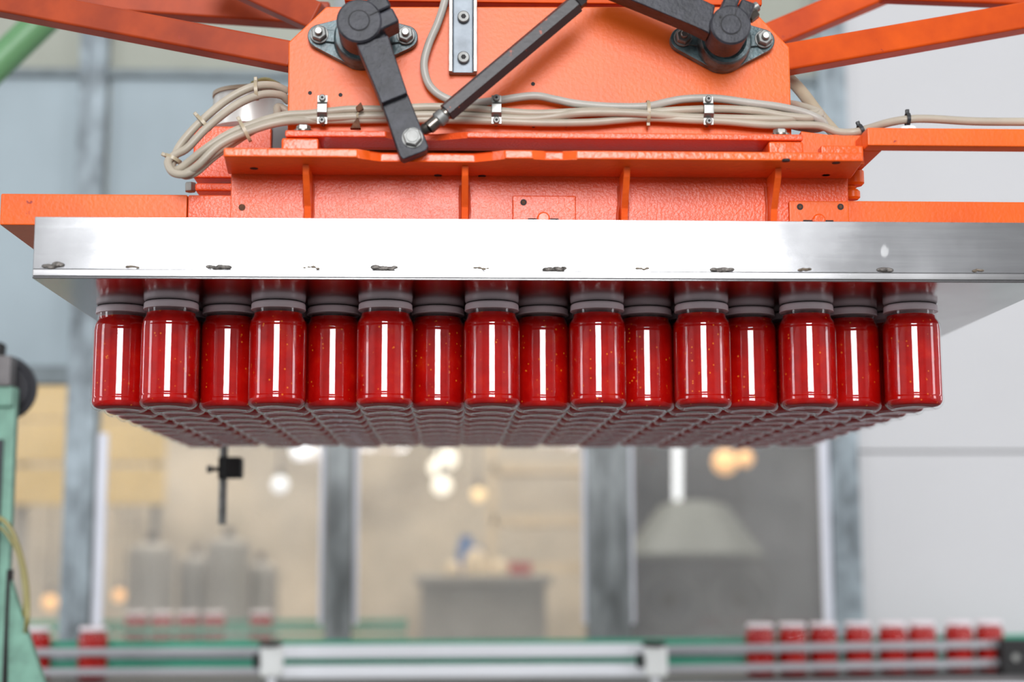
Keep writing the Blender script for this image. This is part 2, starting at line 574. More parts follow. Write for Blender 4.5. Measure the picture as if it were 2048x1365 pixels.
# white masonry to the right, in two heights with the joint the photo shows
zj = WZ(1850, 905, YP)
struct(MB().box(xw, 5.5, YP - .02, YP + .08, 0, zj - .003, .002).build('wall_east', M['white_wall']))
struct(MB().box(xw, 5.5, YP - .02, YP + .08, zj + .003, 6, .002).build('wall_east.001', M['white_wall']))
# opaque panels
pn = 0
for xa, xb in ((-2.6, x1 - .05), (x1 + .05, x2 - .04), (x2 + .04, x3 - .06), (x3 + .06, x4 - .044)):
    pn += 1
    zb = zm + .028 if xa < -2 else WZ(900, 820, YP)
    struct(MB().box(xa, xb, YP - .006, YP + .006, zb, zt - .014).build('window_%d' % pn, M['panel_blue']))
    struct(MB().box(xa, xb, YP - .006, YP + .006, zt + .014, 5.2).build('wall_panel' if pn == 1 else 'wall_panel.%03d' % (pn - 1), M['panel_olive']))
struct(MB().box(-5.5, xw, YP - .04, YP + .04, 5.2, 6).build('wall_lintel', M['hall_wall']))
struct(MB().box(-5.5, -2.6, YP - .04, YP + .04, 0, 5.2).build('wall_partition', M['hall_wall']))
struct(MB().box(-2.6, xw, YP - .02, YP + .02, 0, zs - .55).build('wall_partition.001', M['hall_wall']))
# glass panes with their white seals
for k, (xa, xb, seals) in enumerate(((-2.6, x1 - .05, ()), (x1 + .05, x2 - .043, ('l', 'r')), (x2 + .043, x3 - .063, ('l', 'r')), (x3 + .063, x4 - .044, ('l', 'r')))):
    zb = zm - .028 if k == 0 else WZ(900, 820, YP)
    w = struct(MB().box(xa, xb, YP - .004, YP + .004, zs - .50, zb).build('window_%d' % (5 + k), M['pane']))
    zl0 = WZ(900, 1250, YP)
    for s in seals:
        sw = .03 if (k, s) in ((1, 'l'), (3, 'r')) else .016
        zl1 = WZ(180, 868, YP) if (k, s) == (1, 'l') else zb
        xs = xa if s == 'l' else xb - sw
        MB().box(xs, xs + sw, YP - .032, YP - .006, zl0, zl1, .006).build('seal_strip', M['seal'], w)

# ------------------------------------------------------------------ what stands in the room behind the panes
def bulb(px, py, Y, r, mat, label, grp=None):
    c = W(px, py, Y)
    t = thing('lamp', label, 'lamp', c, grp)
    prof = [(r * math.sin(a), -r * math.cos(a)) for a in [math.pi * (i + .02) / 8.04 for i in range(9)]]
    MB().lathe(prof, 12, c).build('bulb', M[mat], t)
    MB().cyl(c + Vector((0, 0, r * .9)), c + Vector((0, 0, r * 2.1)), r * .45, 10).build('socket', M['grey_cast'], t)
    MB().cyl(c + Vector((0, 0, r * 2.1)), (c.x, c.y, 6.0), .006, 6).build('cord', M['black'], t)
    return t


bulb(303, 1183, 10.5, .055, 'lamp_warm', 'warm glowing lamp low in the first wide pane, rightmost of its row')
bulb(265, 1188, 10.6, .05, 'lamp_orange', 'warm glowing lamp low in the first wide pane, second from right of its row')
bulb(238, 1192, 10.7, .04, 'lamp_orange', 'dim warm lamp low in the first wide pane, beside the galvanised post')
bulb(100, 1206, 10.5, .05, 'lamp_orange', 'warm glowing lamp low in the narrow pane beside the green machine')
bulb(893, 918, 10.2, .07, 'lamp_white', 'brightest warm white lamp high in the middle pane')
bulb(876, 936, 10.4, .06, 'lamp_white', 'warm white lamp touching the brightest one in the middle pane')
bulb(884, 972, 10.0, .06, 'lamp_white', 'lower warm white lamp in the middle pane')
bulb(957, 990, 10.6, .045, 'lamp_warm', 'small yellow lamp in the middle pane')
bulb(1450, 925, 9.2, .075, 'lamp_orange', 'orange lamp high in the right hand pane')
bulb(1490, 918, 9.3, .05, 'lamp_orange', 'smaller orange lamp high in the right hand pane')
bulb(560, 970, 9.8, .05, 'lamp_tube', 'cool white lamp near the right edge of the first wide pane')
bulb(600, 900, 10.0, .06, 'lamp_tube', 'cool white lamp just under the hanging jars')
# vertical tube lamp in the right pane
c = W(1355, 950, 8.2)
t = thing('tube_lamp', 'white upright tube lamp behind the right hand pane', 'lamp', c)
MB().cyl(W(1355, 1000, 8.2), W(1355, 880, 8.2), .022, 12, bev=.006).build('tube', M['lamp_tube'], t)
MB().cyl(W(1355, 1012, 8.2), W(1355, 1000, 8.2), .026, 12).build('end_cap', M['white_plastic'], t)
MB().cyl(W(1355, 880, 8.2), (c.x, c.y, 6.0), .012, 8).build('cord', M['black'], t)
# conical hood machine with two round fans, dark blue grey body
c = W(1390, 1210, 7.6); c.z = 0
t = thing('hooded_machine', 'pale green cone hood above a slate grey machine behind the right hand pane', 'machine', c)
zc0, zc1 = WZ(1400, 1115, 7.6), WZ(1400, 1010, 7.6)
MB().lathe([(.34, zc0), (.34, zc0 + .02), (.16, zc1), (.05, zc1 + .02)], 32, (c.x, c.y, 0)).build('hood', M['hood'], t)
MB().box(c.x - .36, c.x + .36, 7.45, 8.3, 0, zc0, .02).build('body', M['machine_blue'], t)
for dx in (-.15, .19):
    f = MB()
    f.sweep([(c.x + dx + .13 * math.cos(a), 7.43, zc0 - .2 + .13 * math.sin(a)) for a in [k * math.pi / 6 for k in range(12)]], .018, 8, 2, True)
    fo = f.build('fan_ring', M['fan'], t)
    MB().cyl((c.x + dx, 7.42, zc0 - .2), (c.x + dx, 7.45, zc0 - .2), .04, 14).build('fan_hub', M['hole'], fo)
# dark machine wall behind the right pane
c = Vector((W(1590, 1000, 9.5).x, 9.5, 0))
t = thing('machine_cabinet', 'large slate grey cabinet behind the right hand pane', 'cabinet', c)
MB().box(c.x - 1.0, c.x + .9, 9.5, 10.2, 0, 2.75, .03).build('body', M['machine_blue'], t)
for k in range(3):
    MB().box(c.x - .95 + k * .62, c.x - .38 + k * .62, 9.47, 9.5, .2, 2.6, .01).build('door', M['machine_blue'], t)
# row of grey tanks in the first wide pane
for k, (px, w, top) in enumerate(((300, .26, 1085), (390, .2, 1110), (455, .24, 1075), (520, .2, 1125))):
    Y = 8.6 + .2 * (k % 2)
    c = W(px, 1200, Y); c.z = 0
    zz = WZ(px, top, Y)
    t = thing('steel_tank', ['leftmost', 'second', 'third', 'rightmost'][k] + ' upright grey tank in the row behind the first wide pane', 'tank', c, 'grey tanks')
    MB().lathe([(w / 2, .3), (w / 2, zz - .06), (w * .42, zz - .02), (w * .12, zz)], 20, (c.x, c.y, 0)).build('shell', M['tank'], t)
    MB().cyl((c.x, c.y, zz - .01), (c.x, c.y, zz + .05), w * .12, 12).build('neck', M['grey_cast'], t)
    for a in range(3):
        q = a * 2.094 + .5
        MB().cyl((c.x + w * .4 * math.cos(q), c.y + w * .4 * math.sin(q), 0), (c.x + w * .4 * math.cos(q), c.y + w * .4 * math.sin(q), .32), .015, 8).build('leg', M['tank'], t)
# grey work table with sacks, a blue jug and a red crate behind the middle pane
c = W(965, 1200, 8.4); c.z = 0
zt2 = WZ(965, 1150, 8.4)
t = thing('work_table', 'long grey work table behind the middle pane', 'table', c)
MB().box(c.x - .36, c.x + .36, 8.15, 8.75, zt2 - .05, zt2, .01).build('table_top', M['tank'], t)
MB().box(c.x - .33, c.x + .33, 8.2, 8.7, zt2 - .34, zt2 - .05, .01).build('cupboard', M['tank'], t)
for sx in (-.32, .32):
    for yy in (8.2, 8.7):
        MB().box(c.x + sx - .02, c.x + sx + .02, yy - .02, yy + .02, 0, zt2 - .34).build('leg', M['tank'], t)
for k, (px, h) in enumerate(((905, .07), (950, .14), (1000, .08))):
    q = W(px, 1150, 8.3); q.z = zt2 + .001
    r = .066 if k == 1 else .05
    tag(MB().lathe([(r * .9, 0), (r, h * .3), (r * .8, h * .75), (r * .25, h)], 12, q).build('sack', M['cream']),
        ['small cream sack at the left end of the grey table', 'tall cream sack in the middle of the grey table', 'small cream sack at the right of the tall one'][k], 'sack', 'cream sacks')
q = W(932, 1105, 8.5); q.z = zt2 + .001
t = thing('jug', 'blue jug behind the cream sacks on the grey table', 'jug', q)
MB().lathe([(.045, 0), (.05, .12), (.03, .19), (.034, .21)], 14, q).build('body', M['blue'], t)
MB().sweep([q + Vector((.045, 0, .15)), q + Vector((.085, 0, .13)), q + Vector((.085, 0, .07)), q + Vector((.046, 0, .04))], .008, 6, 4).build('handle', M['blue'], t)
q = W(1040, 1145, 8.35); q.z = zt2 + .001
t = thing('crate', 'small red crate at the right end of the grey table', 'crate', q)
MB().box(q.x - .06, q.x + .06, 8.3, 8.42, q.z, q.z + .06, .004).build('bin', M['red_crate'], t)
MB().box(q.x - .066, q.x + .066, 8.294, 8.426, q.z + .05, q.z + .062, .003).build('rim', M['red_crate'], t)
# yellowish board behind the panes at the left
c = Vector((W(190, 900, 9.0).x, 9.0, 0))
t = thing('board_stack', 'pale yellow boards standing behind the narrow left pane', 'boards', c)
for k, (ya, yb2) in enumerate(((770, 838), (842, 925), (935, 1010))):
    MB().box(WX(20, 900, 9.0), WX(330, 900, 9.0), 9.0, 9.06, WZ(190, yb2, 9.0), WZ(190, ya, 9.0), .006).build('board', M['yellow_board'], t)
for px in (40, 310):
    MB().box(WX(px - 8, 900, 9.0), WX(px + 8, 900, 9.0), 9.062, 9.12, 0, WZ(190, 765, 9.0), .004).build('upright', M['tank'], t)
# pale shelving in the middle pane
c = Vector((W(1085, 1000, 9.8).x, 9.8, 0))
t = thing('shelf_rack', 'pale rack with cross beams behind the middle pane', 'rack', c)
for sx in (-.32, .32):
    MB().box(c.x + sx - .03, c.x + sx + .03, 9.8, 9.88, 0, 2.6).build('upright', M['cream'], t)
for z in (1.45, 1.75, 2.08, 2.5):
    MB().box(c.x - .32, c.x + .32, 9.8, 10.2, z, z + .06).build('shelf', M['cream'], t)

# ------------------------------------------------------------------ jars
JD = .0815
JR = JD / 2
JH = .1465
def jar_meshes():
    # z = 0 is the top of the lid, the jar goes down to -JH
    lid = MB().lathe([(.030, -.0012), (.0342, 0), (.0354, -.0005), (.0367, -.0018), (.0370, -.0030), (.0371, -.0046), (.0372, -.0078), (.0372, -.0082), (.0376, -.0092), (.0374, -.0100), (.0362, -.0102), (.0350, -.0096)], 40)
    R = JR
    glass = [(.0346, -.0090), (.0344, -.0150), (.0345, -.0185), (.0352, -.0206), (.0372, -.0234), (.0392, -.0262), (R - .0006, -.0296), (R - .0011, -.0315), (R - .0006, -.034), (R - .0006, -.0355),
             (R - .0006, -.1255), (R - .0006, -.1270), (R - .0011, -.1285), (R, -.1300), (R, -.1308), (R, -.1336), (R, -.1344), (R - .0010, -.1384), (R - .0030, -.1420), (R - .0058, -.1446), (R - .0088, -.1461), (R - .0108, -JH), (R - .0126, -.1460), (R - .0148, -.1442), (.014, -.1425), (.004, -.1422)]
    g = MB().lathe(glass, 48)
    k = .0022
    sauce = [(.004, -.0150), (.0326, -.0150), (.0330, -.0190), (.0345, -.0212), (.0368, -.0250), (R - k - .0006, -.0300), (R - k, -.034), (R - k, -.0355), (R - k, -.1260), (R - k, -.1275), (R - k, -.1340), (R - k - .0010, -.1370), (R - k - .0030, -.1398), (R - k - .0062, -.1416), (R - .0150, -.1412), (.004, -.1398)]
    s = MB().lathe(sauce, 40)
    return lid, g, s


def jar(name_loc, label, grp):
    t = thing('sauce_jar', label, 'jar', name_loc, grp)
    lid, g, s = jar_meshes()
    for mb, nm, mt, a in ((g, 'glass', 'jar_glass', 60), (s, 'sauce', 'sauce', 60), (lid, 'lid', 'lid', 40)):
        mb.v = [v + Vector(name_loc) for v in mb.v]
        mb.build(nm, M[mt], t, a)
    return t


def copy_jar(src, loc, label, grp):
    r = src.copy()
    COL.objects.link(r)
    r.location = loc
    r['label'] = label
    r['group'] = grp
    for ch in src.children:
        c = ch.copy(); COL.objects.link(c); c.parent = r
    return r


ORD = ['first', 'second', 'third', 'fourth', 'fifth', 'sixth', 'seventh', 'eighth', 'ninth', 'tenth', 'eleventh', 'twelfth', 'thirteenth', 'fourteenth', 'fifteenth', 'sixteenth']
Z_TRAY = CAM_Z + .3475
ROWP = .0828
YF = 2.068 + JR
XA = W(340, 700, YF).x
XB = W(1823, 700, YF).x
CP = (XB - XA) / 14
proto = None
for c in range(16):
    for k in range(10):
        x = XA + (c - 1) * CP + random.uniform(-.0008, .0008)
        y = YF + k * ROWP + (0 if c % 2 else ROWP / 2) + random.uniform(-.0006, .0006)
        loc = (x, y, Z_TRAY - .0004)
        if k == 0:
            lab = 'red sauce jar under the steel tray, front of the %s line from the left' % ORD[c]
        elif k == 9:
            lab = 'red sauce jar under the steel tray, rearmost of the %s line from the left' % ORD[c]
        else:
            lab = 'red sauce jar under the steel tray, %s from front in the %s line from left' % (ORD[k], ORD[c])
        if proto is None:
            proto = jar(loc, lab, 'sauce jars held under the steel tray')
            j = proto
        else:
            j = copy_jar(proto, loc, lab, 'sauce jars held under the steel tray')
        j.rotation_euler.z = random.uniform(0, 6.28)

# ------------------------------------------------------------------ stainless tray that holds the jars
YT = 1.926
xl, xr = -.5256, .785
yb = YF + 9.5 * ROWP + .30
z0 = Z_TRAY
z1 = WZ(68, 538, YT)
z2 = WZ(68, 433, YT)
tray = thing('holding_tray', 'wide stainless steel tray with welded front lip above the jars', 'tray', (xl, YT, z0))
MB().box(xl, xr, YT, yb, z0, z0 + .003, .0012).build('base_sheet', M['steel_under'], tray)
MB().box(xl, xr, YT + .0002, YT + .014, z0 + .0031, z1, .0012, 2).build('bottom_flange', M['steel_edge'], tray)
MB().box(xl, xr, YT + .0015, YT + .0045, z1 + .0001, z2, .0008).build('front_lip', M['steel'], tray)
MB().box(xl, xl + .003, YT + .006, yb, z0 + .0031, z2 - .004, .0008).build('side_wall', M['steel'], tray)
MB().box(xr - .003, xr, YT + .006, yb, z0 + .0031, z2 - .004, .0008).build('side_wall', M['steel'], tray)
MB().box(xl + .003, xr - .003, yb - .003, yb, z0 + .0031, z2 - .004, .0008).build('rear_wall', M['steel'], tray)
for i, (px, ln) in enumerate(((105, 36), (265, 26), (437, 44), (622, 36), (770, 46), (963, 34), (1110, 42), (1285, 26), (1445, 42), (1610, 24), (1770, 24), (1957, 20))):
    big = i % 2 == 0
    p = W(px, 533 + (px - 68) * .0045, YT)
    mb = MB()
    n = 6 if big else 4
    for k in range(n):
        q = p + Vector((S(ln, YT) * ((k + .5) / n - .5), 0, random.uniform(-.001, .0012) + (.002 if i == 0 and k > 3 else 0)))
        r = random.uniform(.0030, .0048) if big else random.uniform(.0016, .0025)
        a = r * 1.5
        prof = [(r * math.sin(t_), -r * .8 * math.cos(t_)) for t_ in [math.pi * (j + .05) / 6.1 for j in range(7)]]
        sub = MB().lathe(prof, 8)
        mb.add([Vector((v.x * 1.5, v.y * .7, v.z)) + q + Vector((0, .0006, 0)) for v in sub.v], sub.f)
    mb.build('weld_bead', M['weld' if big else 'weld_scale'], tray, 80)

# ------------------------------------------------------------------ orange gripper frame on the tray
YV, YFL = 1.960, 1.868
fr = thing('gripper_frame', 'orange welded angle iron frame with gussets resting on the steel tray', 'frame', (W(1080, 430, YV).x, YV, z2 - .07))
O, OR, OE = M['orange'], M['orange_rough'], M['orange_edge']
# long side beams that stick out left and right
YB = 1.976
zbt, zbb = WZ(0, 387, YB), WZ(0, 450, YB)
xbl = WX(0, 420, YB)
xj = WX(375, 410, YB)
MB().box(xbl, xj - .0005, YB, YB + .62, zbb, zbt, .002).build('side_beam', O, fr)
MB().box(xj + .0005, WX(462, 400, YB) + .03, YB - .001, YB + .30, zbb + .001, zbt - .0005, .002).build('joint_plate', OR, fr)
MB().box(WX(1690, 420, YB) - .03, .95, YB, YB + .45, zbb, WZ(1900, 403, YB), .002).build('side_beam', O, fr)
# front vertical plate
xv0, xv1 = WX(461, 400, YV), WX(1697, 400, YV)
zfl = WZ(1080, 318, YFL)      # underside of the flange
zft = WZ(1080, 300, YFL)
MB().box(xv0, xv1, YV, YV + .012, z2 - .070, zft, .0015).build('front_plate', OR, fr)
# flange with its cut-outs, seen edge-on
xf0, xf1 = WX(447, 308, YFL), WX(1727, 308, YFL)
fx = lambda px: WX(px, 308, YFL)
edge = [(xf0, YFL), (fx(715), YFL), (fx(738), YFL + .014), (fx(760), YFL + .021), (fx(950), YFL + .021), (fx(985), YFL + .012), (fx(1010), YFL),
        (fx(1066), YFL), (fx(1090), YFL + .007), (fx(1125), YFL + .007), (fx(1155), YFL), (xf1, YFL)]
edge += [(xv1 - .001, YV + .0), (xv1 - .001, YV - .0005), (xv0 + .001, YV - .0005)]
edge = edge[:12] + [(xv1 + .004, YV - .0005), (xv0 - .004, YV - .0005)]
MB().prism(edge, zfl, zft, 'z', .0022, 2).build('flange', OE, fr)
for px in (613, 930, 1252, 1553):
    x = WX(px, 380, YV - .04)
    MB().prism([(YFL + .036, zfl), (YFL + .040, zfl - .012), (YV - .022, zfl - .046), (YV - .004, z2 - .05), (YV + .0005, z2 - .05), (YV + .0005, zfl)], x - .0042, x + .0042, 'x', .0012).build('gusset', OE, fr)
    for sx in (-1, 1):      # weld seams down both sides of the gusset
        pts = [(x + sx * .0052 + random.uniform(-.0012, .0012), YV - .0006, zfl - .012 - k * (zfl - .012 - (z2 - .045)) / 8) for k in range(9)]
        MB().sweep(pts, .0026, 7, 3).build('weld_seam', M['orange_deep'], fr)
# mounting tabs with bolts
for (pa, pb, pt) in ((1025, 1152, 391), (1578, 1698, 402)):
    xa, xb = WX(pa, 410, YV - .006), WX(pb, 410, YV - .006)
    zt_ = WZ((pa + pb) / 2, pt, YV - .006)
    tb = MB().box(xa, xb, YV - .006, YV - .0002, z2 - .06, zt_, .002).build('mounting_tab', OR if pa < 1200 else O, fr)
    xm = WX((pa + pb) / 2 - 2, 428, YV - .006)
    MB().cyl((xm, YV - .013, z2 + .0065), (xm, YV - .005, z2 + .0065), .0085, 16, bev=.002).build('stud', OE, tb)
    MB().box(xm - .020, xm + .020, YV - .0068, YV - .0058, z2 - .012, z2 + .0075, .0004).build('slot', M['hole'], tb)
    for sx, pxh in ((0, pa + 22), (1, pb - 17)):
        if pa < 1200 and sx: continue
        q = W(pxh, 405 if pa < 1200 else 414, YV - .006)
        MB().cyl(q + Vector((0, -.0006, 0)), q + Vector((0, .003, 0)), .0042, 14).build('bolt_hole', M['hole'], tb)
        MB().cyl(q + Vector((0, -.001, 0)), q + Vector((0, -.0004, 0)), .0022, 10).build('bolt_hole', M['rust'], tb)
q = W(484, 415, YV)
MB().cyl(q + Vector((0, -.0006, 0)), q + Vector((0, .002, 0)), .0045, 14).build('bolt_hole', M['rust'], fr)
for px, py in ((508, 337), (876, 351), (964, 352), (1572, 322), (1672, 326)):
    d = W(px, py, 1.9); k = (zfl - CAM_Z) / (d.z - CAM_Z)
    q = Vector((d.x * k, d.y * k, zfl))
    MB().cyl(q + Vector((0, 0, -.0005)), q + Vector((0, 0, .002)), .0052, 14).build('bolt_hole', M['hole'], fr)
q = W(1652, 349, YV - .02)
MB().cyl(q, q + Vector((0, 0, zfl - q.z)), .006, 6).build('nut', M['steel_dark'], fr)
# stepped bushings at the right end
for (pa, pb, ya, yb_) in ((1690, 1729, 340, 372), (1690, 1714, 372, 380), (1690, 1721, 380, 400)):
    Yq = 2.005
    q0, q1 = W((pa + pb) / 2, yb_, Yq), W((pa + pb) / 2, ya, Yq)
    MB().cyl((q0.x, Yq, q0.z), (q0.x, Yq, q1.z), S((pb - pa) / 2, Yq), 20, bev=.003).build('bushing', O, fr)

# ------------------------------------------------------------------ upper carriage: plate, bottom flange, spacer blocks
YPL, YU = 1.945, 1.892
up = thing('carriage_plate', 'big orange carriage plate with chamfered corners behind the levers', 'plate', W(1080, 262, YPL))
pp = lambda px, py, Y=YPL: (W(px, py, Y).x, W(px, py, Y).z)
zuf0, zuf1 = WZ(1080, 277, YU), WZ(1080, 264, YU)
MB().prism([pp(577, 84), pp(652, 13), pp(1500, 13), pp(1579, 94), (pp(1580, 150)[0], zuf0 + .001), (pp(577, 150)[0], zuf0 + .001)], YPL, YPL + .015, 'y', .002).build('main_plate', O, up)
xu0, xu1 = WX(570, 268, YU), WX(1606, 268, YU)
ux = lambda px: WX(px, 268, YU)
MB().prism([(xu0, YU), (ux(772), YU), (ux(790), YU + .016), (ux(875), YU + .016), (ux(935), YU), (xu1, YU), (xu1, YPL - .0005), (xu0, YPL - .0005)], zuf0, zuf1, 'z', .002).build('bottom_flange', OR, up)
MB().box(WX(562, 285, YU), WX(637, 285, YU), YU + .004, YPL + .03, zft + .0006, zuf0 - .0004, .003).build('spacer_block', OE, up)
MB().box(WX(1538, 285, YU), WX(1608, 285, YU), YU + .002, YPL + .03, zft + .0006, zuf0 - .0004, .003).build('spacer_block', OE, up)
# dark slide rail seen in the slot
MB().box(WX(640, 285, YPL), WX(1535, 285, YPL), YPL + .085, YPL + .10, zft - .004, zuf0 + .06, .001).build('slide_bar', M['steel_dark'], up)
for px in (607, 1560):
    q = W(px, 262, YU + .012); q.z = zuf1
    nb = MB().cyl(q + Vector((0, 0, .0002)), q + Vector((0, 0, .009)), .009, 6, bev=.0012, phase=.3).build('bolt_head', M['zinc'], up)
    MB().cyl(q, q + Vector((0, 0, .0022)), .0125, 18).build('washer', M['steel_dark'], nb)
for px, py in ((620, 186), (681, 190), (1066, 168), (1067, 252)):
    q = W(px, py, YPL)
    MB().cyl(q + Vector((0, -.0005, 0)), q + Vector((0, .003, 0)), .0026, 12).build('bolt_hole', M['hole'], up)
# right hand end plate on the lower flange, with its raised bar
q0, q1 = W(1600, 300, 1.93), W(1727, 268, 1.93)
MB().prism([(W(1602, 300, 1.93).x, zft + .0005), (W(1602, 262, 1.93).x, WZ(1602, 262, 1.93)), (W(1660, 268, 1.93).x, WZ(1660, 270, 1.93)), (W(1728, 268, 1.93).x, WZ(1728, 268, 1.93)), (W(1728, 300, 1.93).x, zft + .0005)], 1.93, 1.945, 'y', .0015).build('end_plate', O, up)
MB().box(WX(1642, 295, YU), WX(1727, 295, YU), YU, YU + .02, zft + .0005, WZ(1680, 291, YU), .002).build('end_bar', OE, up)

# gantry tubes behind the plate
gy = thing('gantry_frame', 'orange square tube frame fanning out behind the carriage plate', 'frame', W(1080, 40, 2.05))
OT = M['orange_tube']


def gtube(a, Ya, b, Yb, wpx, name='brace', mat=None):
    h = S(wpx, Ya)
    MB().bar(W(*a, Ya), W(*b, Yb), h, h, (0, 0, 1), .004).build(name, mat or OT, gy)


gtube((590, 116), 2.06, (-60, -8), 2.12, 56, 'brace', M['orange_shaded'])
gtube((660, 34), 2.30, (-60, -14), 2.30, 50, 'brace', M['orange_shaded'])
gtube((640, 40), 2.16, (420, -60), 2.20, 60, 'brace', M['orange_shaded'])
gtube((1560, 122), 2.06, (2140, 20), 2.12, 58)
gtube((1500, 92), 2.30, (1860, -60), 2.30, 54)
gtube((1760, -12), 2.2, (2120, 2), 2.2, 34, 'cross_beam')
MB().box(WX(690, 0, 2.0), WX(1520, 0, 2.0), 1.985, 2.03, WZ(1100, 14, 2.0), WZ(1100, 14, 2.0) + .08, .003).build('cross_beam', OT, gy)
MB().box(WX(665, 120, 2.0), WX(1490, 120, 2.0), 1.9602, 2.10, WZ(1100, 150, 2.0), WZ(1100, 60, 2.0), .004).build('rear_box', OT, gy)

# ------------------------------------------------------------------ flange bearings, levers and connecting rod
def flange_bearing(cx, cy, bl, br, label):
    """two-bolt oval flange bearing; cx, cy = its centre, bl, br = bolts, all at the plate"""
    c = W(cx, cy, YPL)
    t = thing('flange_bearing', label, 'bearing', c)
    lb, rb = W(*bl, YPL), W(*br, YPL)
    a0 = math.atan2(rb.z - lb.z, rb.x - lb.x)
    R, r = S(57, YPL), S(25, YPL)
    pts = []
    def arc(ctr, rad, s, e, n):
        for i in range(n + 1):
            q = s + (e - s) * i / n
            pts.append((ctr.x + rad * math.cos(q), ctr.z + rad * math.sin(q)))
    D = (rb - lb).length / 2
    th = math.acos((R - r) / D)
    arc(rb, r, a0 - th, a0 + th, 10)
    arc(c, R, a0 + th, a0 + math.pi - th, 10)
    arc(lb, r, a0 + math.pi - th, a0 + math.pi + th, 10)
    arc(c, R, a0 + math.pi + th, a0 + 2 * math.pi - th, 10)
    h = MB().prism(pts, YPL - .013, YPL - .0002, 'y', .002, 2).build('housing', M['teal'], t)
    ring = MB()
    ring.lathe([(S(33, YPL), .012), (S(34, YPL), .026), (S(43, YPL), .034), (S(50, YPL), .034), (S(54, YPL), .031), (S(57, YPL), .012)], 40, (0, 0, 0), False)
    ring.v = [Vector((v.x + c.x, YPL - v.z, v.y + c.z)) for v in ring.v]
    ring.build('collar', M['teal'], t)
    for q in (lb, rb):
        s = 1 if q is rb else -1
        MB().bar(Vector((c.x, YPL - .0145, c.z)) + (q - c) * .62, Vector((q.x, YPL - .0145, q.z)) + (q - c) * .12, .006, S(26, YPL), (0, 0, 1), .001).build('rib', M['teal'], t)
        n = MB().cyl((q.x, YPL - .0275, q.z), (q.x, YPL - .016, q.z), S(16.5, YPL), 6, bev=.0015, phase=.35).build('nut', M['zinc_dull'], t)
        MB().cyl((q.x, YPL - .0185, q.z), (q.x, YPL - .0155, q.z), S(19, YPL), 20, bev=.0005).build('washer', M['zinc_dull'], n)
        MB().cyl((q.x, YPL - .034, q.z), (q.x, YPL - .0270, q.z), S(8, YPL), 14, bev=.001).build('stud', M['zinc'], n)
    return t


YBO = 1.846         # front face of the lever bosses
YAX = YPL


def axis_at(px, py):
    return W(px, py, YBO)


def boss(t, c, R, rs, ang, lug_len, split):
    """clamp boss: cylinder, shaft end, split lugs at angle ang"""
    MB().cyl((c.x, YBO, c.z), (c.x, YPL - .046, c.z), R, 44, bev=.0022).build('boss', M['lever'], t)
    MB().cyl((c.x, YPL - .047, c.z), (c.x, YPL - .012, c.z), R * .62, 32).build('axle', M['lever'], t)
    MB().cyl((c.x, YBO - .0012, c.z), (c.x, YBO + .02, c.z), rs, 32, bev=.0008).build('shaft', M['lever'], t)
    MB().cyl((c.x, YBO - .0006, c.z), (c.x, YBO + .003, c.z), rs * 1.06, 32).build('shaft_joint', M['hole'], t)
    d = Vector((math.cos(ang), 0, math.sin(ang)))
    n = Vector((-d.z, 0, d.x))
    for s in (-1, 1):
        p0 = c + d * (R * .30) + n * (s * R * .40)
        p1 = c + d * (R + lug_len) + n * (s * R * .40)
        if s > 0 and split: pass
        mb = MB()
        ym = (YBO + .008 + YPL - .03) / 2
        mb.bar((p0.x, YBO + .026, p0.z), (p1.x, YBO + .026, p1.z), .044, R * .74, (n.x, 0, n.z), .003)
        mb.build('clamp_lug', M['lever'], t)
    q = c + d * (R * .5)
    q2 = c + d * (R + lug_len * .9)
    # saw cut between the lugs
    MB().bar((q.x + d.x * R * .02, YBO + .0006, q.z + d.z * R * .02), (c.x + d.x * R * .99, YBO + .0006, c.z + d.z * R * .99), .003, R * .035, (n.x, 0, n.z)).build('saw_cut', M['hole'], t)


bl1 = axis_at(718, 41)
flange_bearing(*[(lambda v: v)(x) for x in (724, 88)], (641, 78), (812, 80), 'left grimy teal two bolt bearing on the orange plate')
bl2 = axis_at(1462, 49)
flange_bearing(1443, 95, (1362, 84), (1522, 87), 'right grimy teal two bolt bearing on the orange plate')

# left lever, hanging down to the fork
lv = thing('crank_lever', 'charcoal lever hanging down from the left bearing to a bolted fork', 'lever', bl1)
boss(lv, bl1, S(47, YBO), S(21.5, YBO), math.radians(27), .017, True)
Yu, Yf = 1.853, 1.864
P2 = lambda px, py, Y: (W(px, py, Y).x, W(px, py, Y).z)
MB().prism([P2(712, 86, Yu), P2(776, 70, Yu), P2(815, 186, Yu), P2(763, 207, Yu)], Yu, Yu + .034, 'y', .002).build('arm', M['lever'], lv)
fk = MB().prism([P2(762, 203, Yf), P2(814, 184, Yf), P2(857, 292, Yf), P2(852, 301, Yf), P2(806, 319, Yf), P2(799, 312, Yf)], Yf, Yf + .0235, 'y', .002).build('fork', M['lever'], lv)
q = W(825, 276, Yf)
bb = MB().cyl((q.x, Yf - .009, q.z), (q.x, Yf - .001, q.z), S(20, Yf), 6, bev=.0016, phase=.2).build('hex_bolt', M['zinc_dull'], lv)
MB().cyl((q.x, Yf - .0016, q.z), (q.x, Yf, q.z), S(21.5, Yf), 24).build('washer', M['zinc_dull'], bb)
MB().cyl((q.x, Yf - .0097, q.z), (q.x, Yf - .0085, q.z), S(13, Yf), 20, bev=.0005).build('bolt_face', M['zinc_dull'], bb)
# collar weld between boss and arm
MB().cyl((bl1.x + S(28, YBO), 1.866, bl1.z - S(36, YBO)), (bl1.x + S(28, YBO), 1.886, bl1.z - S(36, YBO)), S(34, YBO), 24, bev=.003).build('neck', M['lever'], lv)

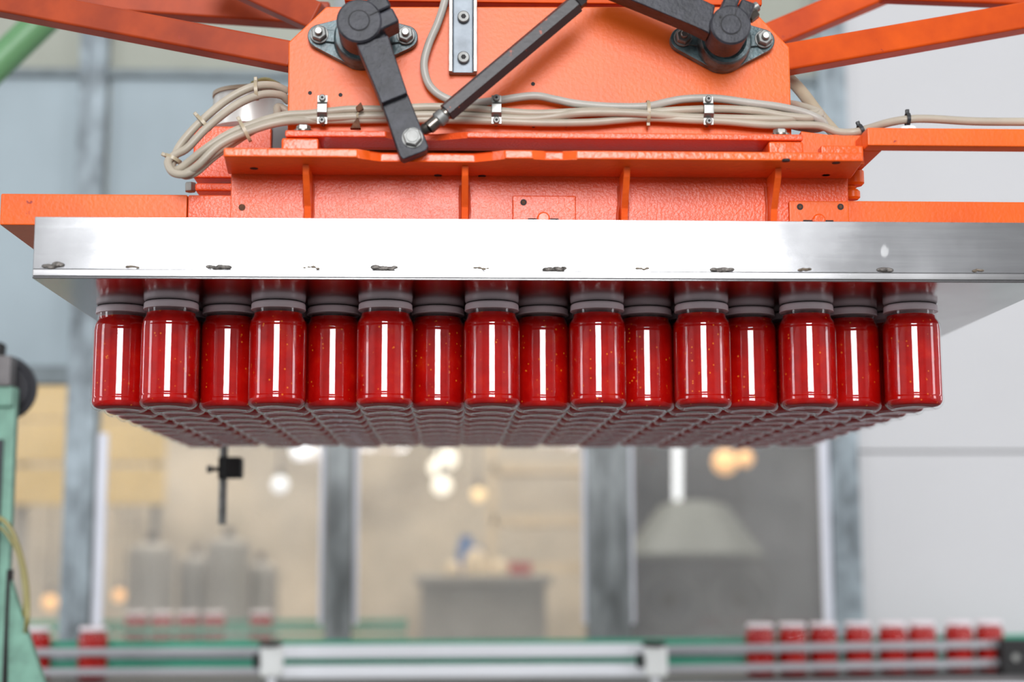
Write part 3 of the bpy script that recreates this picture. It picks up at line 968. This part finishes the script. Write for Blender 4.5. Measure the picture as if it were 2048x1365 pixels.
# right lever, reaching up and left
rv = thing('crank_lever', 'charcoal lever reaching up and left from the right bearing', 'lever', bl2)
boss(rv, bl2, S(43, YBO), S(21, YBO), math.radians(68), .014, True)
MB().prism([P2(1432, 8, Yu), P2(1420, 66, Yu), P2(1392, 50, Yu), P2(1200, -28, Yu), P2(1218, -92, Yu)], Yu + .004, Yu + .036, 'y', .002).build('arm', M['lever'], rv)
q = W(1513, 14, 1.87)
cb = MB().cyl(W(1498, 22, 1.875), W(1516, 12, 1.875), .0065, 14, bev=.001).build('clamp_bolt', M['zinc'], rv)
MB().cyl(W(1496, 36, 1.875), W(1512, 24, 1.875), .0085, 6, bev=.001).build('clamp_nut', M['steel_dark'], rv)
MB().cyl(W(1441, 34, YBO) + Vector((0, -.0006, 0)), W(1441, 34, YBO) + Vector((0, .002, 0)), .0018, 10).build('oil_hole', M['hole'], rv)

# connecting rod between the levers
YR = 1.872
e0, e1 = W(826, 277, YR + .004), W(1212, -52, YR)
ra, rb_ = W(893, 226, YR), W(1152, 8, YR)
rd = thing('connecting_rod', 'black hexagonal connecting rod slanting between the two levers', 'rod', ra)
hx = MB().cyl(ra, rb_, S(20.5, YR), 6, bev=.001, phase=.55).build('hexagon_bar', M['rod'], rd)
axis = (rb_ - ra).normalized()
sleeve = MB().cyl(ra - axis * .030, ra + axis * .001, S(14, YR), 20, bev=.001)
sl = sleeve.build('rod_end', M['steel_dark'], rd)
MB().cyl(ra - axis * .016, ra - axis * .003, S(17, YR), 20, bev=.002).build('lock_nut', M['zinc_dull'], rd)
MB().cyl(e0 + axis * .018, ra - axis * .028, S(12, YR), 16).build('rod_shank', M['steel_dark'], rd)
MB().cyl(rb_, e1, S(11, YR), 16).build('rod_shank', M['rod'], rd)
MB().cyl(rb_ + axis * .001, rb_ + axis * .012, S(16, YR), 6, bev=.001).build('lock_nut', M['rod'], rd)

# galvanised channel with two socket screws
YC = YPL - .016
ch = thing('steel_channel', 'galvanised steel channel with two socket screws on the orange plate', 'channel', W(927, 142, YPL))
xa, xb = WX(898, 80, YC), WX(954, 80, YC)
za, zb = WZ(927, 143, YC), WZ(927, -40, YC)
w = (xb - xa)
MB().prism([(xa, YPL - .0002), (xa, YC), (xa + w * .12, YC), (xa + w * .16, YC + .006), (xb - w * .16, YC + .006), (xb - w * .12, YC), (xb, YC), (xb, YPL - .0002)], za, zb, 'z', .0012).build('profile', M['galv_bright'], ch)
MB().box(xa, xa + w * .12, YC - .0012, YC + .0002, za, zb, .0004).build('lip', M['steel_dark'], ch)
MB().box(xb - w * .12, xb, YC - .0012, YC + .0002, za, zb, .0004).build('lip', M['steel_dark'], ch)
for py in (36, 117):
    q = W(927, py, YC + .006)
    s = MB().cyl((q.x, YC - .001, q.z), (q.x, YC + .0062, q.z), S(12.5, YC), 20, bev=.001).build('socket_screw', M['zinc_dull'], ch)
    MB().cyl((q.x, YC - .0014, q.z), (q.x, YC + .003, q.z), S(5.5, YC), 6).build('hex_socket', M['hole'], s)

# ------------------------------------------------------------------ cables
YCB = 1.932
CR = S(8.4, YCB)


def cable(pts, label, mat='cable', r=CR, grp='beige machine cables'):
    P = [W(p[0], p[1], p[2] if len(p) > 2 else YCB) for p in pts]
    return tag(MB().sweep(P, r, 12, 7).build('cable', M[mat], None, 60), label, 'cable', grp)


cable([(893, -40), (890, 0), (876, 45), (857, 90), (848, 132), (860, 172), (893, 197), (940, 206), (995, 201, YCB + .002), (1066, 192, YCB - .002), (1110, 199), (1150, 207), (1215, 213), (1290, 213, YCB - .003), (1335, 204), (1372, 198), (1430, 197), (1500, 206), (1560, 214), (1610, 226), (1640, 240), (1648, 252, 1.94), (1620, 258, 1.955), (1560, 246, 1.985)],
      'beige cable coming down from the top edge and running along the topmost of the bundle', 'cable_grey')
cable([(575, 182, 1.985), (545, 171, 1.975), (505, 174, 1.965), (455, 199, 1.96), (400, 245, 1.95), (362, 288, 1.945), (348, 318, 1.94), (343, 340, 1.935), (362, 336, 1.93), (405, 302, 1.925), (450, 272, 1.925), (500, 250, 1.925), (566, 231), (622, 227), (700, 219), (770, 219), (850, 214), (920, 216), (995, 222), (1070, 227), (1150, 224), (1225, 221), (1296, 224), (1370, 220), (1440, 218), (1510, 222), (1570, 232), (1620, 236), (1640, 226, 1.94), (1600, 212, 1.955), (1560, 205, 1.99)],
      'beige cable looping at far left, outermost of the loop')
cable([(577, 203, 1.985), (560, 190, 1.975), (520, 190, 1.965), (470, 212, 1.955), (415, 255, 1.945), (375, 296, 1.94), (350, 310, 1.935), (336, 325, 1.93), (348, 346, 1.925), (380, 345, 1.92), (430, 306, 1.92), (480, 270, 1.92), (530, 250, 1.925), (590, 240), (650, 236), (720, 233), (790, 232), (860, 230), (930, 232), (1000, 236), (1060, 238), (1110, 233), (1160, 226, YCB - .006), (1220, 225, YCB - .006), (1296, 228, YCB - .006), (1360, 234), (1430, 236), (1510, 238), (1580, 238), (1630, 226, 1.94), (1645, 238, 1.945), (1640, 258, 1.955)],
      'beige cable looping at far left, middle of the loop')
cable([(580, 225, 1.99), (556, 214, 1.985), (552, 232, 1.975), (520, 252, 1.935), (482, 276, 1.93), (430, 312, 1.925), (390, 346, 1.925), (368, 350, 1.93), (395, 332, 1.915), (440, 290, 1.915), (500, 262, 1.92), (566, 244, 1.925), (640, 241, YCB + .003), (720, 240, YCB + .003), (800, 239, YCB + .003), (900, 240), (1000, 243), (1090, 246), (1180, 245), (1240, 240), (1296, 236), (1380, 240), (1450, 243), (1530, 250), (1590, 250), (1640, 252), (1675, 264), (1706, 265), (1735, 258, 1.925), (1775, 246, 1.91), (1816, 239, 1.90), (1860, 238, 1.90), (1950, 243, 1.90), (2060, 244, 1.90), (2240, 245, 1.90), (2420, 246, 1.90)],
      'beige cable running on along the top of the right hand orange arm')
cable([(1560, 140, 2.12), (1600, 180, 2.1), (1640, 232, 2.08), (1675, 272, 2.06), (1700, 300, 2.05)], 'thick brown hose slanting down behind the right end of the plate', 'cable_old', S(13, 2.08), 'hoses')


def saddle(px, py, label):
    """two-hole saddle clamp standing over the bundle"""
    c = W(px, py, YPL)
    t = thing('cable_clamp', label, 'clamp', c, 'cable clamps')
    w = S(10, YPL)
    prof = []
    for (dy, dz) in ((12.4, 31), (12.4, 16), (14, 13), (16.5, 10), (16.5, -8), (14, -12), (12.4, -15), (12.4, -30)):
        prof.append((YPL - .0006 - S(dy * 2.35, YPL), c.z + S(dz, YPL)))
    inner = [(a + .0018, b) for a, b in prof][::-1]
    MB().prism(prof + inner, c.x - w, c.x + w, 'x', .0006, 1).build('strap', M['zinc'], t)
    for dz in (24, -23):
        z = c.z + S(dz, YPL)
        s = MB().cyl((c.x, YPL - .0238, z), (c.x, YPL - .0195, z), S(7, YPL), 16, bev=.001).build('screw', M['zinc_dull'], t)
        MB().cyl((c.x, YPL - .0196, z), (c.x, YPL - .0003, z), S(4, YPL), 10).build('screw_shank', M['zinc_dull'], s)
        MB().cyl((c.x, YPL - .0242, z), (c.x, YPL - .0232, z), S(3, YPL), 6).build('screw_socket', M['hole'], s)


saddle(647, 228, 'small zinc cable clamp at the left end of the orange plate')
saddle(992, 228, 'small zinc cable clamp near the middle, under the black rod')
saddle(1412, 230, 'small zinc cable clamp at the right, below the right bearing')


def tie(px, py, Y, ax, rz, rx, label, mat='tie', tail=None):
    """nylon tie: flat band round the bundle, with its head"""
    c = W(px, py, Y)
    d = Vector((math.cos(ax), 0, math.sin(ax)))        # along the cable
    n = Vector((-d.z, 0, d.x))
    y = Vector((0, 1, 0))
    t = thing('cable_tie', label, 'cable tie', c, 'cable ties')
    ring = [c + n * (rz * math.cos(a)) + y * (rx * math.sin(a)) for a in [k * math.pi / 8 for k in range(16)]]
    vs, fs = [], []
    for i, p in enumerate(ring):
        o = (p - c).normalized() * .0012
        for s, k in ((-1, 0), (1, 0), (1, 1), (-1, 1)):
            vs.append(p + d * (.0022 * s) + o * k)
    for i in range(16):
        j = (i + 1) % 16
        for k in range(4):
            k2 = (k + 1) % 4
            fs.append((4 * i + k, 4 * i + k2, 4 * j + k2, 4 * j + k))
    MB().add(vs, fs).build('band', M[mat], t)
    h = c + n * (rz + .002)
    if tail: h = c - n * (rz + .002)
    MB().bar(h - n * .0025, h + n * .0035, .005, .0045, (d.x, 0, d.z), .0006).build('head', M[mat], t)
    return t


tie(513, 181, 1.966, math.radians(5), .0125, .009, 'nylon tie at the top of the left cable loop')
tie(407, 246, 1.950, math.radians(42), .0125, .009, 'nylon tie half way down the outer side of the left cable loop')
tie(346, 318, 1.938, math.radians(65), .0105, .010, 'nylon tie at the lowest left turn of the cable loop')
tie(490, 262, 1.922, math.radians(28), .0150, .010, 'nylon tie on the inner run of the left cable loop')
tie(1296, 224, YCB, 0, .0145, .0105, 'nylon tie round the bundle between the middle and right clamps', tail=True)
tie(1815, 239, 1.90, 0, .0075, .0075, 'black tie on the single cable above the right hand arm', 'tie_black')
tie(1722, 262, 1.93, math.radians(20), .0078, .0078, 'black tie where the cable meets the right hand arm', 'tie_black')
# rusty remains of an old clip on the cables
t = thing('rusty_clip', 'rust brown broken clip on the cables left of the lever', 'clip', W(715, 235, YPL))
MB().prism([P2(722, 206, 1.92), P2(728, 220, 1.92), P2(716, 226, 1.92), P2(711, 217, 1.92)], 1.915, 1.921, 'y', .001).build('upper_piece', M['rust'], t)
MB().prism([P2(716, 232, 1.92), P2(722, 258, 1.92), P2(700, 258, 1.92), P2(710, 246, 1.92)], 1.916, 1.926, 'y', .001).build('lower_piece', M['rust'], t)
MB().sweep([W(717, 226, 1.916), W(714, 230, 1.915), W(716, 236, 1.916)], .0012, 6, 3).build('wire', M['tie'], t)

# ------------------------------------------------------------------ right hand arm (bent square bar)
YA = 1.872
arm = thing('support_arm', 'orange square bar arm reaching out to the right edge, bent at its left end', 'arm', W(1735, 292, YA))
xa0 = WX(1735, 275, YA)
za0, za1 = WZ(1860, 292, YA), WZ(1860, 256, YA)
MB().box(xa0, .98, YA, YA + .027, za0, za1, .002).build('bar', O, arm)
MB().box(xa0 + .0003, xa0 + .026, YA + .0275, YA + .20, za0 - .0, za1 - .0004, .002).build('return_leg', O, arm)
c = W(1815, 250, 1.885); c.z = za1
MB().lathe([(.012, 0), (.010, .004), (.004, .005)], 14, c).build('tie_mount', M['white_plastic'], arm)

# ------------------------------------------------------------------ parts behind the left end of the frame
YK = 2.10
bk = thing('slide_block', 'pinkish orange steel block behind the left cable loop', 'block', W(460, 380, YK))
MB().box(WX(386, 310, YK), WX(542, 310, YK), YK, YK + .10, WZ(460, 356, YK), WZ(460, 252, YK), .003).build('body', M['orange_rough'], bk)
MB().box(WX(392, 372, YK), WX(480, 372, YK), YK - .01, YK + .08, WZ(440, 382, YK - .01), WZ(440, 366, YK - .01), .003).build('foot', M['orange_rough'], bk)
MB().cyl(W(381, 384, YK), W(381, 366, YK), .008, 6, bev=.001).build('bolt', M['zinc'], bk)
MB().box(WX(542, 270, YK), WX(578, 270, YK), YK + .01, YK + .06, WZ(560, 330, YK), WZ(560, 236, YK), .002).build('slide_rail', M['grey_cast'], bk)
YZ = 2.22
cyl = thing('air_cylinder', 'white round air cylinder standing behind the left cable loop', 'cylinder', W(500, 252, YZ))
zb0, zb1, zb2 = WZ(500, 262, YZ), WZ(500, 204, YZ), WZ(500, 180, YZ)
rr = S(72, YZ)
c = W(497, 230, YZ)
MB().lathe([(rr, zb0), (rr, zb1), (rr * .97, zb1 + .004)], 32, (c.x, YZ, 0)).build('barrel', M['cap_white'], cyl)
MB().lathe([(rr * 1.02, zb1 + .0045), (rr * 1.02, zb1 + .010), (rr * .55, zb2), (rr * .2, zb2 + .006)], 32, (c.x, YZ, 0)).build('end_cap', M['cable_old'], cyl)
MB().sweep([(c.x + .01, YZ - .04, zb1 + .015), (c.x + .03, YZ - .05, zb2 + .0), (c.x + .05, YZ - .05, zb1 + .01)], .004, 8, 4).build('air_line', M['hose_yellow'], cyl)
# blue cap and white pipe glimpsed over the plate
t = thing('blue_cap', 'blue round cap just visible above the orange plate edge', 'cap', W(795, 8, 2.12))
c = W(795, 12, 2.12)
MB().lathe([(.026, -.002), (.028, .004), (.028, .02), (.022, .028)], 24, c).build('dome', M['blue'], t)
MB().lathe([(.03, -.006), (.03, -.002)], 24, c).build('rim', M['white_plastic'], t)

# ------------------------------------------------------------------ hanging sensor
YS = 3.05
s0, s1 = W(441, 1050, YS), W(448, 880, YS)
sn = thing('hanging_sensor', 'black box sensor clamped on a thin steel rod below the jars', 'sensor', (s1.x, YS, s0.z))
MB().cyl((s1.x, YS, s0.z), (s1.x, YS, Z_TRAY - .0005), .0082, 14, bev=.001).build('rod', M['zinc_dull'], sn)
bx = MB().box(WX(450, 936, YS), WX(486, 936, YS), YS - .028, YS + .012, WZ(465, 958, YS), WZ(465, 916, YS), .004).build('sensor_box', M['black'], sn)
MB().box(WX(438, 936, YS), WX(454, 936, YS), YS - .016, YS + .016, WZ(445, 960, YS), WZ(445, 915, YS), .003).build('clamp', M['black'], sn)
MB().cyl(W(439, 939, YS), W(424, 939, YS), .0045, 10, bev=.001).build('clamp_screw', M['steel_dark'], sn)
MB().cyl(W(424, 939, YS), W(414, 939, YS), .0075, 10, bev=.001).build('knob', M['zinc_dull'], sn)

# ------------------------------------------------------------------ conveyor with guide rails
YJ = 4.30
zlid = WZ(1520, 1250, YJ - .03)
zbelt = zlid - JH
cv = thing('conveyor', 'bottling conveyor with aluminium guide rails and green wear strips', 'conveyor', (0, YJ, 0))
MB().box(-2.4, 2.4, YJ - .06, YJ + .30, zbelt - .02, zbelt, .004).build('belt', M['belt'], cv)
MB().box(-2.4, 2.4, YJ - .085, YJ - .062, zbelt - .16, zbelt - .012, .004).build('side_frame', M['alu'], cv)
MB().box(-2.4, 2.4, YJ + .302, YJ + .325, zbelt - .16, zbelt - .012, .004).build('side_frame', M['alu'], cv)
for x in (-1.8, -.3, 1.2, 2.2):
    for y in (YJ - .07, YJ + .31):
        MB().box(x - .025, x + .025, y - .02, y + .02, 0, zbelt - .16, .003).build('leg', M['alu'], cv)
for (pc, hh) in ((1303, 27), (1343, 27)):
    Ym = 4.20
    za_, zb_ = WZ(930, pc + hh / 2, Ym), WZ(930, pc - hh / 2, Ym)
    MB().box(WX(548, pc, Ym), WX(1312, pc, Ym), Ym - .012, Ym + .012, za_, zb_, .006, 3).build('guide_rail', M['alu'], cv)
    zc_ = (za_ + zb_) / 2
    a, b = W(-40, pc + 1, 4.245), W(548, pc + 1, 4.215)
    MB().bar((a.x, 4.245, zc_), (b.x, 4.235, zc_), .018, .020, (0, 0, 1), .004).build('guide_rail', M['alu_dull'], cv)
    b, a = W(2010, pc - 18, 4.42), W(1312, pc, 4.215)
    MB().bar((a.x, 4.222, zc_), (b.x, 4.412, zc_), .018, .021, (0, 0, 1), .004).build('guide_rail', M['alu_dull'], cv)
    # green wear strip on the far guide, peeking over the near rail
    Yg = 4.402
    MB().box(-2.4, 1.02, Yg, Yg + .012, zc_ - .016, zc_ + .02, .003).build('wear_strip', M['green_strip'], cv)
    MB().box(-2.4, 1.02, Yg + .0125, Yg + .03, zc_ - .014, zc_ + .016, .003).build('guide_rail', M['alu'], cv)
    a, b = Vector((1.02, Yg + .01, 0)), Vector((2.2, Yg + .30, 0))
    MB().bar((a.x, a.y, zc_), (b.x, b.y, zc_), .012, .036, (0, 0, 1), .003).build('wear_strip', M['green_strip'], cv)
for px in (543, 1310):
    Yb2 = 4.17
    c = W(px, 1318, Yb2)
    k = MB().box(WX(px - 22, 1318, Yb2), WX(px + 24, 1318, Yb2), Yb2 - .02, Yb2 + .012, WZ(px, 1356, Yb2), WZ(px, 1292, Yb2), .012, 3).build('rail_clamp', M['white_plastic'], cv)
    MB().cyl(W(px - 2, 1294, Yb2), W(px - 2, 1283, Yb2), .032, 16, bev=.004).build('knob', M['black'], k)
    MB().cyl(W(px - 24, 1322, Yb2), W(px - 36, 1322, Yb2), .02, 14, bev=.003).build('knob', M['black'], k)
    MB().bar(W(px, 1350, Yb2 + .02), (c.x, Yb2 + .02, zbelt - .08), .02, .02, (0, 1, 0), .002).build('rail_post', M['alu'], cv)
Ye = 4.36
eb = MB().box(WX(2006, 1320, Ye), WX(2075, 1320, Ye), Ye, Ye + .07, zbelt - .1, WZ(2040, 1280, Ye), .004).build('end_bracket', M['black'], cv)
MB().cyl(W(2032, 1316, Ye - .004), W(2032, 1316, Ye + .01), .012, 10, bev=.002).build('bolt', M['zinc_dull'], eb)
CJ = 'sauce jars on the conveyor'
right = [(q, 4.222 + .19 * (q - 1312) / 698 + .058) for q in (1520, 1585, 1647, 1717, 1785, 1844, 1918, 1979)]
names = ['leftmost', 'second', 'third', 'fourth', 'fifth', 'sixth', 'seventh', 'rightmost']
for i, (px, Y) in enumerate(right):
    p = W(px, 1280, Y)
    lab = 'red sauce jar on the conveyor, %s of the eight jars at the right' % names[i]
    copy_jar(proto, (p.x, Y, zbelt + JH + .0006), lab, CJ)
for px, lab in ((186, 'single red sauce jar on the conveyor in front of the galvanised post'), (72, 'red sauce jar on the conveyor half hidden by the green machine')):
    p = W(px, 1280, YJ)
    copy_jar(proto, (p.x, YJ, zbelt + JH + .0006), lab, CJ)
# second line of jars behind the pane
YJ2 = 5.45
z2b = WZ(300, 1224, YJ2) - JH
cv2 = thing('conveyor', 'second conveyor with green strips seen through the pane', 'conveyor', (-1.5, YJ2, 0))
MB().box(-2.6, -.15, YJ2 - .08, YJ2 + .1, z2b - .03, z2b, .004).build('belt', M['belt'], cv2)
for dz in (.075, .012):
    MB().box(-2.6, -.15, YJ2 - .075, YJ2 - .06, z2b + dz, z2b + dz + .020, .003).build('wear_strip', M['green_strip'], cv2)
    MB().box(-2.6, -.15, YJ2 + .07, YJ2 + .085, z2b + dz + .02, z2b + dz + .04, .003).build('wear_strip', M['green_strip'], cv2)
for x in (-2.3, -1.3, -.3):
    MB().box(x - .03, x + .03, YJ2 - .03, YJ2 + .03, 0, z2b - .03).build('leg', M['alu'], cv2)
for i, px in enumerate((272, 324, 376, 427, 522)):
    p = W(px, 1250, YJ2)
    copy_jar(proto, (p.x, YJ2, z2b + JH + .0006), 'red sauce jar seen through the pane on the second conveyor, %s' % ['leftmost', 'second from left', 'third from left', 'fourth from left', 'rightmost'][i], 'sauce jars behind the pane')

# ------------------------------------------------------------------ green machine at the left edge
YG = 3.0
gm = thing('green_machine', 'mint green machine column with a slanted base plate at the left edge', 'machine', (W(20, 1200, YG).x, YG, 0))
GMT = M['green_machine']
MB().box(WX(-60, 1000, YG), WX(24, 1000, YG), YG, YG + .022, .6, WZ(10, 775, YG), .004).build('column', GMT, gm)
MB().box(WX(-60, 795, YG - .01), WX(26, 795, YG - .01), YG - .012, YG + .03, WZ(10, 815, YG), WZ(10, 775, YG) + .001, .004).build('cap_plate', GMT, gm)
MB().box(WX(-60, 1000, YG), WX(3, 1000, YG), YG - .006, YG - .0005, .6, WZ(10, 880, YG), .001).build('slot', M['rubber'], gm)
YQ = 2.93
zq = lambda py: WZ(40, py, YQ)
MB().prism([(WX(17, 1150, YQ), zq(1150)), (WX(92, 1380, YQ), zq(1380)), (WX(150, 1560, YQ), zq(1560)), (WX(12, 1560, YQ), zq(1560))], YQ, YQ + .02, 'y', .002).build('base_plate', GMT, gm)
MB().box(WX(10, 1250, YQ), WX(17, 1250, YQ), YQ - .006, YQ + .02, zq(1560), zq(1140), .001).build('edge_strip', M['hole'], gm)
# pulley on a grey bearing block, on top of the machine column
YD = 3.05
c = W(8, 776, YD)
dk = thing('pulley', 'dark round pulley on a grey block above the green machine', 'pulley', c)
R = S(66, YD)
a = Vector((.42, -.91, 0)).normalized()
mb = MB()
mb.cyl(c - a * .022, c + a * .0, R, 48, bev=.006)
mb.build('rim', M['rubber'], dk)
MB().cyl(c + a * .0005, c + a * .006, R * .78, 40, bev=.004).build('face', M['rubber'], dk)
MB().box(WX(-50, 745, YD), WX(24, 745, YD - .06), YD - .07, YD - .03, WZ(10, 774, YD - .06), WZ(10, 712, YD - .06), .004).build('bearing_block', M['grey_cast'], dk)
MB().cyl(W(-4, 708, YD - .02) - Vector((0, .01, .015)), W(-4, 690, YD - .02), .016, 14, bev=.002).build('stub', M['black'], dk)
YH = 2.9
tag(MB().sweep([W(-30, 1040, YH), W(0, 1038, YH), (W(22, 1060, YH)), W(40, 1105, YH), W(52, 1160, YH), W(56, 1215, YH), W(54, 1245, YH), W(50, 1270, 2.945)], S(4.8, YH), 10, 5).build('hose', M['hose_yellow'], None, 60), 'yellow hose arching over the green machine, outer of two', 'hose', 'yellow hoses')
tag(MB().sweep([W(-30, 1060, YH + .03), W(0, 1056, YH + .03), W(20, 1078, YH + .03), W(36, 1110, YH + .03), W(46, 1160, YH + .03), W(50, 1215, YH + .03), W(40, 1255, 2.96)], S(3.4, YH), 10, 5).build('hose', M['hose_yellow'], None, 60), 'thinner yellow hose under the outer one on the green machine', 'hose', 'yellow hoses')
# green pipe at the upper left
t = thing('green_pipe', 'green painted pipe slanting across the upper left corner', 'pipe', W(0, 130, 3.2))
MB().cyl(W(-400, 507, 3.2), W(500, -357, 3.2), S(32, 3.2), 28).build('tube', M['green_pipe'], t)
MB().cyl(W(-90, 209, 3.2), W(-72, 192, 3.2), S(37, 3.2), 28).build('coupling', M['green_pipe'], t)
